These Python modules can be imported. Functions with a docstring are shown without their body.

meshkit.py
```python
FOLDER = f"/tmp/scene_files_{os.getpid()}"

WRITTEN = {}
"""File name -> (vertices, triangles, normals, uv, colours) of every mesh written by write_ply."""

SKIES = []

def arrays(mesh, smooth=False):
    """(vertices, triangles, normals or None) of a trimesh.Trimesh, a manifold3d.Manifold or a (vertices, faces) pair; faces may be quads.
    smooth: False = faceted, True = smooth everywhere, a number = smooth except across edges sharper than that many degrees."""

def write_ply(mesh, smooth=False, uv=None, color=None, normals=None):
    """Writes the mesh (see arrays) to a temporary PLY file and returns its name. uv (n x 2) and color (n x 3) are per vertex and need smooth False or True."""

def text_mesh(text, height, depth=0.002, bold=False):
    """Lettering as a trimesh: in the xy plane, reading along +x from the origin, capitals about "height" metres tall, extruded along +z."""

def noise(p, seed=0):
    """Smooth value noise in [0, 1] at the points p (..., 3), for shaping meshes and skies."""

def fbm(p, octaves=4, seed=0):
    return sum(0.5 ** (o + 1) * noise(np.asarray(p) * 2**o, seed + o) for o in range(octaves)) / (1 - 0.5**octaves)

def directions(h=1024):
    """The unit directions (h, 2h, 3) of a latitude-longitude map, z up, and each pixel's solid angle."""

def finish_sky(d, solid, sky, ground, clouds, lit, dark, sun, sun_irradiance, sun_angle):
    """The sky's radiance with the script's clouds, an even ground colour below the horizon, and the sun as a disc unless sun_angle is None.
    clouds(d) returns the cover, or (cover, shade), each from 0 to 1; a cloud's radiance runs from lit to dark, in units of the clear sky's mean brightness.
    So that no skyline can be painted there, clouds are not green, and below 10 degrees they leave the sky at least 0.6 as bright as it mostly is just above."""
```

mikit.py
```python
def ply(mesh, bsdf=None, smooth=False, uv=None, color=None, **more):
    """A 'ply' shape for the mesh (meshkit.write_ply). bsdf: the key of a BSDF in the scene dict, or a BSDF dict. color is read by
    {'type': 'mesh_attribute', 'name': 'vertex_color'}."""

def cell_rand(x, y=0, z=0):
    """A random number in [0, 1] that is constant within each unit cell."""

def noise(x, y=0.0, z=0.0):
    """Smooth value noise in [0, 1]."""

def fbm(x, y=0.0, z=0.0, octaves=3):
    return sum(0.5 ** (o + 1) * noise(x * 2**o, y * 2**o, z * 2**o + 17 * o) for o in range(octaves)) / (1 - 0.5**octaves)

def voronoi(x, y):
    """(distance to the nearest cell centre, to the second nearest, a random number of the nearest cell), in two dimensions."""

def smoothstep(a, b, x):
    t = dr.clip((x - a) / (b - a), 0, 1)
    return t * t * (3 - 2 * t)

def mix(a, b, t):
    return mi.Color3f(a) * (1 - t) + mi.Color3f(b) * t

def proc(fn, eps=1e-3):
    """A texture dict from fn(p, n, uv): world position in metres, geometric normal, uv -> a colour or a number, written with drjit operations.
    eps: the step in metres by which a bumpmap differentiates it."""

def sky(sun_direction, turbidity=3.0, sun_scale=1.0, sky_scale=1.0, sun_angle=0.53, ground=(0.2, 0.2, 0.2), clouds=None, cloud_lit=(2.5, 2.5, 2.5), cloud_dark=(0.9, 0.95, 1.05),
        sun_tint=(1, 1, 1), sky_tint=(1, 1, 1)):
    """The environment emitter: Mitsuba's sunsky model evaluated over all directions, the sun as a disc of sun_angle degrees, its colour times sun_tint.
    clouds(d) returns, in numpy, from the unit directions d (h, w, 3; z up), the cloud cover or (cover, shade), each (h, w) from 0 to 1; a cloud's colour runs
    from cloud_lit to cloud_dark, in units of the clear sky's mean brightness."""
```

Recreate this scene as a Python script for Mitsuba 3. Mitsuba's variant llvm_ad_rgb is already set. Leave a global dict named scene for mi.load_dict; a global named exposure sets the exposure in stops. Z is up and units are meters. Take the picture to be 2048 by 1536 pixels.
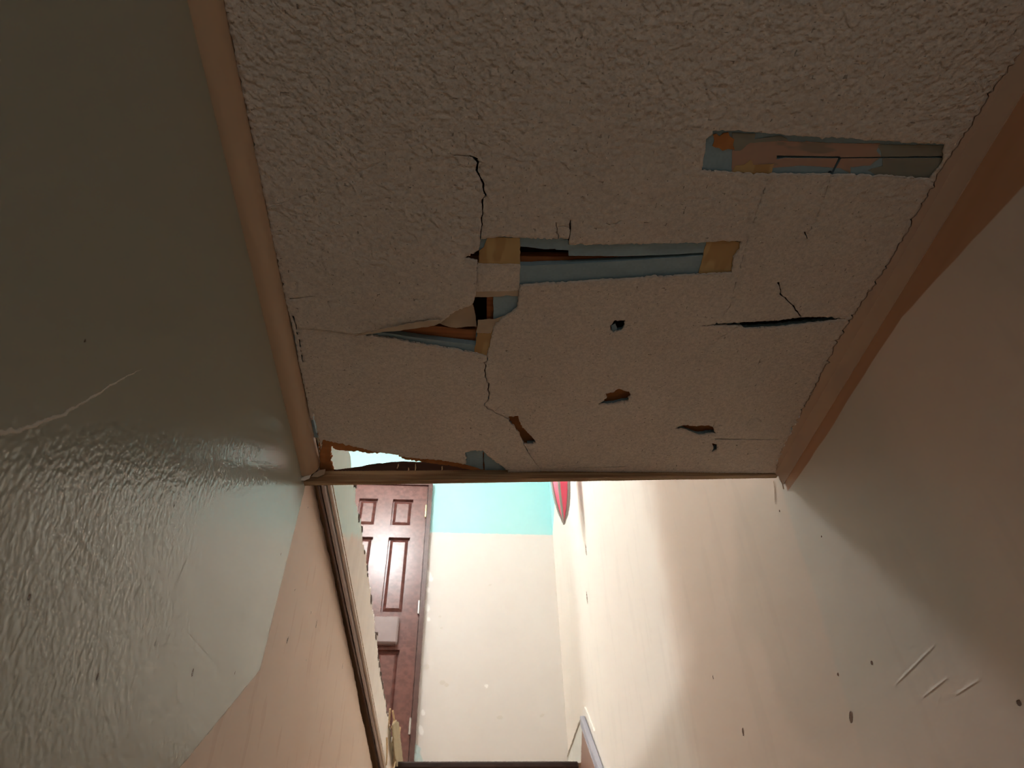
import math, random
import numpy as np
import trimesh
import drjit as dr
import mitsuba as mi
import manifold3d as m3
import shapely
import shapely.affinity
from shapely.geometry import Polygon, LineString, Point, box as sbox
from shapely.ops import unary_union
import mikit
import meshkit

# ------------------------------------------------------------------ camera, light, exposure
# Heights in this script are measured from the camera's eye, EYE metres above the ground floor.
EYE = 1.5
scene, labels = {}, {}
exposure = 1.5

FWD = np.array([0.06993, 0.72246, 0.68787])
UPV = np.array([-0.03642, -0.68725, 0.72551])
scene['camera'] = {
    'type': 'thinlens', 'fov': 72.68, 'fov_axis': 'x', 'aperture_radius': 0.0012, 'focus_distance': 1.25,
    'near_clip': 0.01, 'far_clip': 100.0,
    'to_world': mi.ScalarTransform4f().look_at(origin=[0, 0, EYE], target=[FWD[0], FWD[1], EYE + FWD[2]], up=UPV.tolist())}

LAMP_POS = (-0.70, 2.90, 3.50)      # globe under the upper hall's ceiling
LAMP_R = 0.17
LAMP_RADIANCE = (29.0, 29.6, 29.6)
WINDOW_RADIANCE = (38.0, 38.4, 37.0)   # daylight in the window of the room beside the upper hall
FILL_RADIANCE = (0.85, 0.83, 0.79)     # added fill, glowing from an unseen pane behind the camera

rng = np.random.default_rng(7)
CEIL, WL, WR, WF = 0.927, -0.34, 0.724, 4.61       # ceiling height, left, right and far wall planes
FLOOR, HALL = -EYE, 1.10                             # ground floor, upper hall floor
FAS = -0.297                                         # face of the floor edge over the left wall
HALLX, TOP = -1.25, 3.72                             # upper hall: its left wall, its ceiling
BACK = -1.6

# ------------------------------------------------------------------ helpers
noise, fbm, smoothstep, mix = mikit.noise, mikit.fbm, mikit.smoothstep, mikit.mix


def obj(key, mesh, bsdf, smooth=False, label=None, category=None, kind=None, group=None):
    base, n = key, 0
    while key in scene:
        n += 1
        key = f'{base}_{n:03d}'
    if hasattr(mesh, 'to_mesh'):
        q = mesh.to_mesh()
        mesh = trimesh.Trimesh(np.array(q.vert_properties[:, :3]), np.array(q.tri_verts), process=False)
    mesh = mesh.copy()
    mesh.apply_translation([0, 0, EYE])
    scene[key] = mikit.ply(mesh, bsdf, smooth=smooth)
    d = {k: v for k, v in (('label', label), ('category', category), ('kind', kind), ('group', group)) if v}
    if d:
        labels[key] = d
    return key


def thing(key, label, category=None, kind=None, group=None):
    labels[key] = {k: v for k, v in (('label', label), ('category', category), ('kind', kind), ('group', group)) if v}
    return key


def cat(ms):
    return trimesh.util.concatenate(ms)


def bx(x0, x1, y0, y1, z0, z1):
    return trimesh.creation.box(bounds=[[min(x0, x1), min(y0, y1), min(z0, z1)], [max(x0, x1), max(y0, y1), max(z0, z1)]])


def rbx(x0, x1, y0, y1, z0, z1, r=0.003):
    """box with chamfered edges"""
    pts = []
    for k in range(3):
        ins = [r, r, r]
        ins[k] = 0
        for cx in (x0 + ins[0], x1 - ins[0]):
            for cy in (y0 + ins[1], y1 - ins[1]):
                for cz in (z0 + ins[2], z1 - ins[2]):
                    pts.append((cx, cy, cz))
    return trimesh.convex.convex_hull(np.array(pts))


AX = {'z': ((1, 0, 0), (0, 1, 0), (0, 0, 1)), 'x': ((0, 1, 0), (0, 0, 1), (1, 0, 0)), 'y': ((1, 0, 0), (0, 0, 1), (0, 1, 0))}


def polys(g):
    if g.is_empty:
        return []
    return [p for p in (g.geoms if hasattr(g, 'geoms') else [g]) if p.geom_type == 'Polygon' and p.area > 1e-8]


def slab(g, axis, base, t, refine=None, warp=None):
    """A flat shape g (shapely, in the two in-plane axes) of thickness t from `base` along `axis`."""
    out = []
    for p in polys(g):
        rings = [np.asarray(p.exterior.coords)[:-1]] + [np.asarray(i.coords)[:-1] for i in p.interiors]
        m = m3.CrossSection([r for r in rings], m3.FillRule.EvenOdd).extrude(abs(t))
        if refine:
            m = m.refine_to_length(refine)
        q = m.to_mesh()
        out.append(trimesh.Trimesh(np.array(q.vert_properties[:, :3], float), np.array(q.tri_verts), process=False))
    if not out:
        return None
    m = cat(out)
    v = m.vertices.copy()
    v[:, 2] = base + (v[:, 2] if t > 0 else v[:, 2] + t)
    if warp is not None:
        v = warp(v)
    B = np.array(AX[axis], float)
    f = m.faces
    if np.linalg.det(B) < 0:
        f = f[:, ::-1]
    return trimesh.Trimesh(v @ B, f, process=False)


def ragged(pts, amp, step, seed=0, closed=True):
    """the outline pts made uneven: points every `step` m, pushed sideways by up to about amp"""
    r = np.random.default_rng(seed)
    pts = [np.array(p, float) for p in pts]
    if closed:
        pts = pts + [pts[0]]
    out = []
    for a, b in zip(pts[:-1], pts[1:]):
        n = max(1, int(np.linalg.norm(b - a) / step))
        d = (b - a) / max(np.linalg.norm(b - a), 1e-9)
        for k in range(n):
            q = a + (b - a) * k / n
            s = r.normal(0, amp * 0.55) + (r.random() < 0.12) * r.normal(0, amp)
            out.append(q + (0 if k == 0 else s) * np.array([-d[1], d[0]]))
    if not closed:
        out.append(pts[-1])
    return [tuple(map(float, p)) for p in out]


def rpoly(pts, amp=0.0012, step=0.005, seed=0):
    return Polygon(ragged(pts, amp, step, seed)).buffer(0)


def crack(pts, w0, w1, amp=0.0015, step=0.006, seed=0, gap=0.0):
    """a jagged slit along pts whose width runs from w0 to w1; gap = share of the length left closed"""
    r = np.random.default_rng(seed + 99)
    q = ragged(pts, amp, step, seed, closed=False)
    segs, n = [], len(q) - 1
    for i in range(n):
        if gap and r.random() < gap:
            continue
        w = (w0 + (w1 - w0) * i / max(n - 1, 1)) * r.uniform(0.55, 1.3)
        segs.append(LineString([q[i], q[i + 1]]).buffer(max(w, 0.0003) / 2, cap_style=1, quad_segs=1))
    return unary_union(segs)


def tube(pts, rad, n=8):
    """tapered round strip along pts; rad a number or one per point"""
    pts = np.array(pts, float)
    rad = np.broadcast_to(rad, (len(pts),))
    rings = []
    for i, p in enumerate(pts):
        t = pts[min(i + 1, len(pts) - 1)] - pts[max(i - 1, 0)]
        t /= np.linalg.norm(t)
        a = np.cross(t, [0.31, 0.2, 0.93])
        a /= np.linalg.norm(a)
        b = np.cross(t, a)
        ang = np.arange(n) / n * 2 * np.pi
        rings.append(p + rad[i] * (np.cos(ang)[:, None] * a + np.sin(ang)[:, None] * b))
    v = np.vstack(rings + [pts[:1], pts[-1:]])
    f = []
    m = len(pts)
    for i in range(m - 1):
        for k in range(n):
            a, b = i * n + k, i * n + (k + 1) % n
            f += [(a, b, b + n), (a, b + n, a + n)]
    for k in range(n):
        f += [(m * n, (k + 1) % n, k), (m * n + 1, (m - 1) * n + k, (m - 1) * n + (k + 1) % n)]
    return trimesh.Trimesh(v, f, process=False)


def prism_y(profile, y0, y1, n=1, wob=0.0, seed=0):
    """the (x, z) profile swept along y, with an uneven line if wob"""
    r = np.random.default_rng(seed)
    ys = np.linspace(y0, y1, n + 1)
    off = np.cumsum(r.normal(0, 1, (n + 1, 2)), 0)
    off = (off - np.linspace(0, 1, n + 1)[:, None] * off[-1]) * wob / max(1, n) ** 0.5
    P = np.array(profile, float)
    if Polygon(P).exterior.is_ccw:
        P = P[::-1]
    k = len(P)
    v = np.vstack([np.column_stack([P[:, 0] + off[i, 0], np.full(k, y), P[:, 1] + off[i, 1]]) for i, y in enumerate(ys)])
    f = []
    for i in range(n):
        for j in range(k):
            a, b = i * k + j, i * k + (j + 1) % k
            f += [(a, b + k, b), (a, a + k, b + k)]
    tri = trimesh.creation.triangulate_polygon(Polygon(P), engine='earcut')
    tv, tf = tri
    idx = [int(np.argmin(np.linalg.norm(P - t, axis=1))) for t in tv]
    for a, b, c in tf:
        a, b, c = idx[a], idx[b], idx[c]
        f += [(a, b, c), (n * k + c, n * k + b, n * k + a)]
    m = trimesh.Trimesh(v, f, process=False)
    if m.volume < 0:
        m.invert()
    return m


# ------------------------------------------------------------------ materials
def rgb(c):
    return {'type': 'rgb', 'value': list(c)} if isinstance(c, (tuple, list)) else mikit.proc(c)


def mat(name, color, rough=0.6, bump=None, eps=1e-3, spec=0.5, metal=0.0, coat=0.0, two=True):
    b = {'type': 'principled', 'base_color': rgb(color), 'roughness': rgb1(rough), 'metallic': metal, 'specular': spec}
    if coat:
        b.update(clearcoat=coat, clearcoat_gloss=0.85)
    if bump is not None:
        b = {'type': 'bumpmap', 'arbitrary': mikit.proc(bump, eps), 'scale': 1.0, 'bsdf': b}
    if two:
        b = {'type': 'twosided', 'bsdf': b}
    scene[name] = b
    return name


def rgb1(v):
    return v if isinstance(v, (int, float)) else mikit.proc(v)


def dab(a, b, marks):
    """how much of a point of a surface with in-plane coordinates a, b lies in one of the marks (centre, half sizes, tilt)"""
    t = mi.Float(0)
    for (ca, cb, ra, rb, ang) in marks:
        c, s = math.cos(ang), math.sin(ang)
        u, w = (a - ca) * c + (b - cb) * s, -(a - ca) * s + (b - cb) * c
        q = dr.square(u / ra) + dr.square(w / rb)
        t = dr.maximum(t, 1 - smoothstep(0.75, 1.2, q + 0.8 * (noise(a * 420, b * 420) - 0.5)))
    return t


def seg_d(a, b, p0, p1):
    dx, dy = p1[0] - p0[0], p1[1] - p0[1]
    t = dr.clip(((a - p0[0]) * dx + (b - p0[1]) * dy) / (dx * dx + dy * dy), 0, 1)
    return dr.sqrt(dr.square(a - p0[0] - t * dx) + dr.square(b - p0[1] - t * dy)), t


# ceiling coat: sprayed texture paint, off-white, with dark pits
def c_coat(p, n, uv):
    base = mix((0.68, 0.61, 0.54), (0.62, 0.55, 0.48), fbm(p.x * 9, p.y * 9, 3.0))
    grain = noise(p.x * 240, p.y * 240, 1.0)
    base = base * (0.80 + 0.20 * grain + 0.16 * noise(p.x * 520, p.y * 520, 4.0))
    pit = smoothstep(0.93, 0.96, noise(p.x * 260 + 31, p.y * 260, 7.0))
    return mix(base, (0.16, 0.12, 0.09), pit * 0.7)


def b_coat(p, n, uv):
    # the sprayed coat lies thicker away from the opening
    thick = 0.45 + 0.55 * (1 - smoothstep(0.5, 1.1, p.y + 0.25 * (fbm(p.x * 4, p.y * 4, 6.0) - 0.5)))
    h = noise(p.x * 165, p.y * 165, 2.0)
    h2 = noise(p.x * 330 + 9, p.y * 330, 5.0)
    h3 = noise(p.x * 600 + 3, p.y * 600, 8.0)
    return -(0.0034 * h * thick + 0.0019 * h2 * (0.3 + 0.7 * thick) + 0.0008 * h3)


mat('m_coat', c_coat, 0.75, b_coat, 6e-4, spec=0.3)
mat('m_coat_edge', (0.50, 0.43, 0.36), 0.9)


def c_blue(p, n, uv):
    f = fbm(p.x * 40, p.y * 40, 1.0)
    return mix((0.26, 0.375, 0.425), (0.225, 0.33, 0.38), f) * (0.95 + 0.1 * noise(p.x * 300, p.y * 300, 2.0))


mat('m_blue', c_blue, 0.6)


def c_tape(p, n, uv):
    f = fbm(p.x * 26, p.y * 18, 4.0)
    st = smoothstep(0.55, 0.7, fbm(p.x * 40 + 5, p.y * 14, 9.0))
    return mix(mix((0.52, 0.375, 0.18), (0.43, 0.29, 0.12), f), (0.36, 0.20, 0.07), st * 0.7)


mat('m_tape', c_tape, 0.55)
mat('m_paper', lambda p, n, uv: mix((0.52, 0.42, 0.31), (0.44, 0.33, 0.23), fbm(p.x * 60, p.y * 60, 2.0)), 0.8)


def c_pink_patch(p, n, uv):
    f = fbm(p.x * 22, p.y * 60, 4.0)
    return mix(mix((0.43, 0.27, 0.20), (0.38, 0.25, 0.19), f), (0.28, 0.22, 0.17), smoothstep(0.56, 0.66, fbm(p.x * 18 + 3, p.y * 46, 8.0)))


mat('m_pink_patch', c_pink_patch, 0.7)
mat('m_green_patch', lambda p, n, uv: mix((0.25, 0.245, 0.19), (0.21, 0.22, 0.19), fbm(p.x * 30, p.y * 90, 2.0)), 0.7)


def wood(c0, c1, along='y', freq=60):
    def f(p, n, uv):
        u = p.y if along == 'y' else p.x
        v, w = (p.x, p.z) if along == 'y' else (p.y, p.z)
        g = fbm(u * 3.0 + 2 * noise(v * freq, w * freq), v * freq, w * freq, 3)
        return mix(c0, c1, smoothstep(0.25, 0.75, g))
    return f


mat('m_lath', wood((0.26, 0.085, 0.025), (0.40, 0.15, 0.05), 'x', 90), 0.6)
mat('m_core', lambda p, n, uv: mix((0.46, 0.20, 0.065), (0.32, 0.125, 0.04), fbm(p.x * 90, p.y * 90, p.z * 90)), 0.85)
mat('m_header', wood((0.40, 0.275, 0.155), (0.22, 0.125, 0.06), 'x', 150), 0.55)
mat('m_dark_wood', wood((0.060, 0.024, 0.017), (0.034, 0.014, 0.010), 'x', 60), 0.75, spec=0.2)
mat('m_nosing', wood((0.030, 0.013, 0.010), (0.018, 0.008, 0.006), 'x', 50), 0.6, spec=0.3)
mat('m_joist', wood((0.27, 0.17, 0.095), (0.20, 0.115, 0.06), 'y', 60), 0.8)
mat('m_cove_left', lambda p, n, uv: mix((0.52, 0.37, 0.25), (0.46, 0.315, 0.205), fbm(p.x * 60, p.y * 5, p.z * 60)), 0.45,
    lambda p, n, uv: 0.0006 * fbm(p.x * 60, p.y * 18, p.z * 60))
mat('m_crackline', (0.62, 0.60, 0.54), 0.8)

# left wall: sage green gloss paint, peach paint past a straight cut-in line
LM_DARK = [(a, b, ra, rb, t) for (a, b), ra, rb, t in zip([(0.9514,0.3618),(1.427,0.6107),(1.688,0.7637),(2.192,0.8583),(0.7063,0.2647),(1.235,0.6985),(1.365,0.8908),(0.7334,0.4762),(0.5488,0.2674),(1.131,0.4316),(1.601,0.7524),(1.403,0.709),(1.647,0.6582),(0.4541,0.4663)],
           (.0028, .003, .002, .002, .0018, .0013, .0013, .0011, .0016, .0013, .0013, .0013, .0013, .0013),
           (.0052, .008, .010, .008, .0034, .003, .0024, .002, .0026, .003, .004, .002, .002, .002),
           (.1, -.3, 0, -.2, 0, 0, 0, 0, 0, 0, 0, 0, 0, 0))]
CUT = [(1.302,0.9015),(1.271,0.4896),(1.003,0.2627)]


def left_paint(p):
    """1 where the wall is peach, 0 where it is green"""
    z = p.z - EYE
    wob = 0.0025 * (noise(p.y * 60, z * 60) - 0.5)
    a = CUT[1]
    s = (CUT[1][1] - CUT[2][1]) / (CUT[1][0] - CUT[2][0])
    yl = dr.select(z > a[1], CUT[1][0] + (CUT[0][0] - CUT[1][0]) * (z - a[1]) / (CUT[0][1] - a[1]), a[0] + (z - a[1]) / s)
    return smoothstep(-0.0009, 0.0009, p.y - yl + wob)


def c_left(p, n, uv):
    z = p.z - EYE
    t = left_paint(p)
    g = mix((0.315, 0.342, 0.288), (0.345, 0.368, 0.315), fbm(p.y * 3.2, z * 3.2, 5.0))
    pk = mix((0.715, 0.56, 0.46), (0.73, 0.60, 0.51), fbm(p.y * 4, z * 2.5, 2.0))
    pk = mix(pk, (0.60, 0.43, 0.34), smoothstep(0.66, 0.78, fbm(p.y * 34, z * 9, 9.0)) * 0.3)
    return mix(mix(g, pk, t), (0.10, 0.06, 0.04), dab(p.y, z, LM_DARK))


SCR = [[(0.8665,0.4357),(0.8209,0.3125)], [(0.5807,0.3387),(0.5718,0.2994)], [(0.8183,0.4625),(0.8049,0.3979)], [(0.8826,0.3894),(1.057,0.4067)], [(0.7239,0.3748),(0.7173,0.3455)], [(1.095,0.5434),(1.103,0.4875)], [(0.8054,0.352),(0.8117,0.3343)]]
RIDGE = [[(0.5532,0.3423),(0.5971,0.3407)], [(0.5971,0.3407),(0.6449,0.3422)], [(0.6853,0.2964),(0.7433,0.2903)], [(0.7433,0.2903),(0.8188,0.2898)], [(0.8188,0.2898),(0.927,0.29)], [(0.5304,0.3428),(0.5228,0.3254)], [(0.6274,0.375),(0.6107,0.346)]]


def b_left(p, n, uv):
    z = p.z - EYE
    t = left_paint(p)
    h = 0.00042 * noise(p.y * 240, z * 155, 1.0) + 0.00024 * noise(p.y * 430 + 7, z * 280, 3.0) + 0.0016 * fbm(p.y * 9, z * 9, 4.0, 2) + 0.0002 * fbm(p.y * 42, z * 30, 6.0)
    h = h * (1 - 0.45 * t) + 0.0006 * (1 - t)
    for s in SCR:
        d, u = seg_d(p.y, z, s[0], s[1])
        h = h - 0.0004 * dr.exp(-dr.square(d / 0.0014)) * dr.sqrt(dr.maximum(u * (1 - u), 0)) * 2
    for k, s in enumerate(RIDGE[:5]):
        d, u = seg_d(p.y + 0.006 * (noise(p.y * 90, z * 90) - 0.5), z, s[0], s[1])
        h = h + (0.0004 if k < 2 else 0.0002) * dr.exp(-dr.square(d / 0.004)) * (0.5 + 0.7 * noise(p.y * 120, z * 120, 8.0))
    return h - 0.002 * dab(p.y, z, LM_DARK)


def r_left(p, n, uv):
    return 0.23 + 0.34 * left_paint(p)


mat('m_left', c_left, r_left, b_left, 6e-4, spec=0.55)

# right wall: worn peach paint with filler patches, off-white towards the far corner, partly painting in the window beam
RM_DARK = [(a, b, ra, rb, t) for (a, b), ra, rb, t in zip([(1.282,0.4165),(1.798,0.5492),(1.921,0.7286),(1.157,0.4653),(1.277,0.4915),(1.289,0.8616),(1.166,0.7212),(0.8745,0.3028),(3.445,2.01),(3.553,1.778)],
           (.006, .006, .003, .003, .003, .002, .002, .004, .010, .011),
           (.011, .009, .006, .004, .003, .003, .002, .004, .040, .036),
           (.7, .4, 0, 0, 0, 0, 0, .5, 0, 0))]
FILL = [(1.25,0.9218),(1.263,0.7774),(1.269,0.6053),(1.274,0.5176),(1.194,0.4768),(0.9966,0.4216),(1.055,0.5498),(1.146,0.7239),(1.21,0.8972)]


def band(v, c, w, soft):
    return 1 - smoothstep(w - soft, w + soft, abs(v - c))


def c_right(p, n, uv):
    z = p.z - EYE
    wob = 0.10 * (fbm(p.y * 6, z * 6, 3.0) - 0.5)
    peach = mix((0.735, 0.62, 0.54), (0.745, 0.645, 0.57), fbm(p.y * 3, z * 2.5, 2.0))
    peach = mix(peach, (0.64, 0.56, 0.49), smoothstep(0.5, 0.62, fbm(p.y * 2.2 + 5, z * 1.6, 8.0)) * 0.7)
    cream = mix((0.83, 0.80, 0.735), (0.83, 0.78, 0.725), fbm(p.y * 2.3, z * 1.2, 6.0))
    c = mix(peach, cream, smoothstep(2.05, 2.35, p.y + wob * 1.5))  # cream begins at the window beam's edge: part paint, part its light in colour
    grey = mix((0.60, 0.565, 0.505), (0.63, 0.58, 0.52), fbm(p.y * 20, z * 12, 1.0))
    g = smoothstep(-0.012, 0.012, 1.243 + 0.08 * (0.9 - z) + wob * 0.35 - p.y) * smoothstep(0.30, 0.47, z + wob)
    c = mix(c, grey, g * smoothstep(0.75, 0.92, p.y + wob))
    streak = smoothstep(0.62, 0.75, fbm(p.y * 26, z * 4, 9.0))
    c = mix(c, c * 0.97, streak)
    mint = smoothstep(-0.01, 0.01, (z - 2.83) - (WF - p.y) * 0.62) * smoothstep(4.15, 4.17, p.y)
    c = mix(c, (0.41, 0.725, 0.735), mint)
    low = dr.minimum(0.80 + (p.y - 0.43) * 0.2216, 0.864 + 0.02 * (p.y - 0.8)) + 0.012 * (fbm(p.y * 7, 1.0, 2.0) - 0.5)
    cutin = smoothstep(-0.002, 0.002, z - low) * (1 - smoothstep(1.225, 1.232, p.y))
    c = mix(c, mix((0.45, 0.245, 0.14), (0.49, 0.285, 0.175), fbm(p.y * 5, z * 60, 4.0)), cutin)
    return mix(c, (0.16, 0.09, 0.06), dab(p.y, z, RM_DARK))


RSCR = [[(1.06,0.3738),(0.9851,0.376)], [(0.9857,0.3514),(0.9251,0.35)], [(1.116,0.4133),(0.9809,0.4227)], [(1.264,0.929),(1.297,0.88)], [(1.479,0.6112),(1.486,0.5467)]]


def b_right(p, n, uv):
    z = p.z - EYE
    h = 0.00028 * noise(p.y * 230, z * 230, 1.0) + 0.0004 * fbm(p.y * 60, z * 40, 2.0) + 0.0010 * fbm(p.y * 9, z * 7, 5.0, 2)
    for k, s in enumerate(RSCR):
        d, u = seg_d(p.y, z, s[0], s[1])
        h = h + 0.0016 * dr.exp(-dr.square(d / 0.0018)) * dr.sqrt(dr.maximum(u * (1 - u), 0)) * 2
    return h - 0.002 * dab(p.y, z, RM_DARK)


mat('m_right', c_right, 0.6, b_right, 8e-4, spec=0.4)

FM = [(a, b, ra, rb, t) for (a, b), ra, rb, t in zip([(-0.063,1.704),(-0.0366,1.689),(-0.1753,1.803),(0.5737,1.504),(-0.1864,2.142),(-0.1011,2.15),(0.3073,1.491),(0.2443,2.392),(-0.0868,2.068)],
      (.020, .014, .022, .018, .012, .010, .02, .012, .01), (.014, .012, .02, .008, .010, .008, .012, .006, .006), (0, 0, 0, .5, 0, 0, 0, .4, 0))]


FW = [(a, b, ra, rb, 0.3) for (a, b), ra, rb in zip([(-0.1948,2.454),(-0.1791,2.431),(-0.1953,2.345),(-0.1943,2.215),(-0.1789,2.131),(-0.1762,1.519),(-0.1817,1.416),(0.2216,1.684)], (.02, .016, .012, .018, .012, .012, .014, .012), (.04, .02, .02, .03, .016, .02, .03, .012))]


def c_far(p, n, uv):
    z = p.z - EYE
    w = mix((0.74, 0.715, 0.685), (0.715, 0.675, 0.635), fbm(p.x * 3, z * 2, 4.0))
    m = mix((0.41, 0.725, 0.735), (0.39, 0.70, 0.71), fbm(p.x * 5, z * 5, 1.0))
    w = mix(w, (0.60, 0.56, 0.48), dab(p.x, z, FM) * 0.45)
    w = mix(w, (0.90, 0.89, 0.86), dab(p.x, z, FW))
    return mix(w, m, smoothstep(-0.003, 0.003, z - 2.813 + 0.003 * (noise(p.x * 40, 2.0) - 0.5)))


mat('m_far', c_far, 0.55, lambda p, n, uv: 0.0010 * fbm(p.x * 14, p.z * 14, 2.0) + 0.0002 * noise(p.x * 120, p.z * 120))
mat('m_plain', (0.74, 0.69, 0.61), 0.7)
mat('m_mint', (0.41, 0.725, 0.735), 0.6)
mat('m_hall_ceiling', (0.80, 0.79, 0.74), 0.8)


# floor edge face: the paint runs from mint to off-white along a slanting line
def c_fascia(p, n, uv):
    z = p.z - EYE
    t = smoothstep(-0.03, 0.03, p.y - (1.60 + 1.67 * (z - 0.966)) + 0.06 * (fbm(p.y * 12, z * 12, 3.0) - 0.5))
    m = mix((0.66, 0.88, 0.89), (0.70, 0.90, 0.91), fbm(p.y * 30, z * 12, 2.0))
    w = mix((0.86, 0.82, 0.775), (0.77, 0.73, 0.69), fbm(p.y * 26, z * 10, 6.0))
    return mix(m, w, t)


mat('m_fascia', c_fascia, 0.65, lambda p, n, uv: 0.0016 * fbm(p.y * 30, p.z * 22, 3.0))
mat('m_torn', lambda p, n, uv: mix((0.52, 0.47, 0.41), (0.05, 0.035, 0.03), smoothstep(0.42, 0.6, fbm(p.y * 60, p.z * 60, 2.0))), 0.9)
mat('m_chip', lambda p, n, uv: mix((0.13, 0.095, 0.08), (0.07, 0.05, 0.045), noise(p.y * 200, p.z * 200)), 0.9)
mat('m_moulding', wood((0.105, 0.065, 0.055), (0.06, 0.034, 0.028), 'y', 120), 0.16, spec=0.7, coat=1.0)
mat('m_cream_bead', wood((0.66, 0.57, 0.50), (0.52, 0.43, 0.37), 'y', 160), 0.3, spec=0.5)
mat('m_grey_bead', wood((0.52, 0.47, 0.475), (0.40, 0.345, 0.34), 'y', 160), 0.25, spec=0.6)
mat('m_door', wood((0.155, 0.06, 0.050), (0.10, 0.036, 0.030), 'y', 40), 0.30, spec=0.5, coat=0.35)
mat('m_door_frame', wood((0.095, 0.040, 0.034), (0.065, 0.026, 0.022), 'y', 40), 0.35, spec=0.5, coat=0.3)
mat('m_brass', (0.80, 0.66, 0.40), 0.35, metal=1.0)
mat('m_steel', (0.62, 0.60, 0.58), 0.4, metal=1.0)
mat('m_box', lambda p, n, uv: mix((0.30, 0.235, 0.235), (0.26, 0.20, 0.20), fbm(p.x * 30, p.z * 30, 1.0)), 0.35, spec=0.5)
mat('m_red', (0.72, 0.055, 0.13), 0.4)
mat('m_grey_rib', (0.24, 0.215, 0.195), 0.4)
mat('m_brown_paint', (0.27, 0.165, 0.135), 0.5)
mat('m_grey_moulding', (0.40, 0.40, 0.47), 0.35)
mat('m_edge', (0.44, 0.41, 0.35), 0.9)
mat('m_pale_plaster', lambda p, n, uv: mix((0.79, 0.82, 0.79), (0.68, 0.70, 0.66), fbm(p.y * 22, p.z * 22, 3.0)), 0.7,
    lambda p, n, uv: 0.003 * fbm(p.y * 30, p.z * 30, 3.0))
mat('m_white', (0.84, 0.82, 0.77), 0.6)
mat('m_splinter', wood((0.66, 0.50, 0.31), (0.52, 0.38, 0.22), 'y', 200), 0.7)
mat('m_lath_end', wood((0.42, 0.36, 0.24), (0.33, 0.27, 0.17), 'y', 120), 0.8)
mat('m_tread', wood((0.46, 0.33, 0.23), (0.36, 0.25, 0.17), 'x', 50), 0.5)
mat('m_scrap', lambda p, n, uv: mix((0.55, 0.66, 0.65), (0.42, 0.53, 0.53), fbm(p.x * 60, p.y * 60, p.z * 60)), 0.7)
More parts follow.
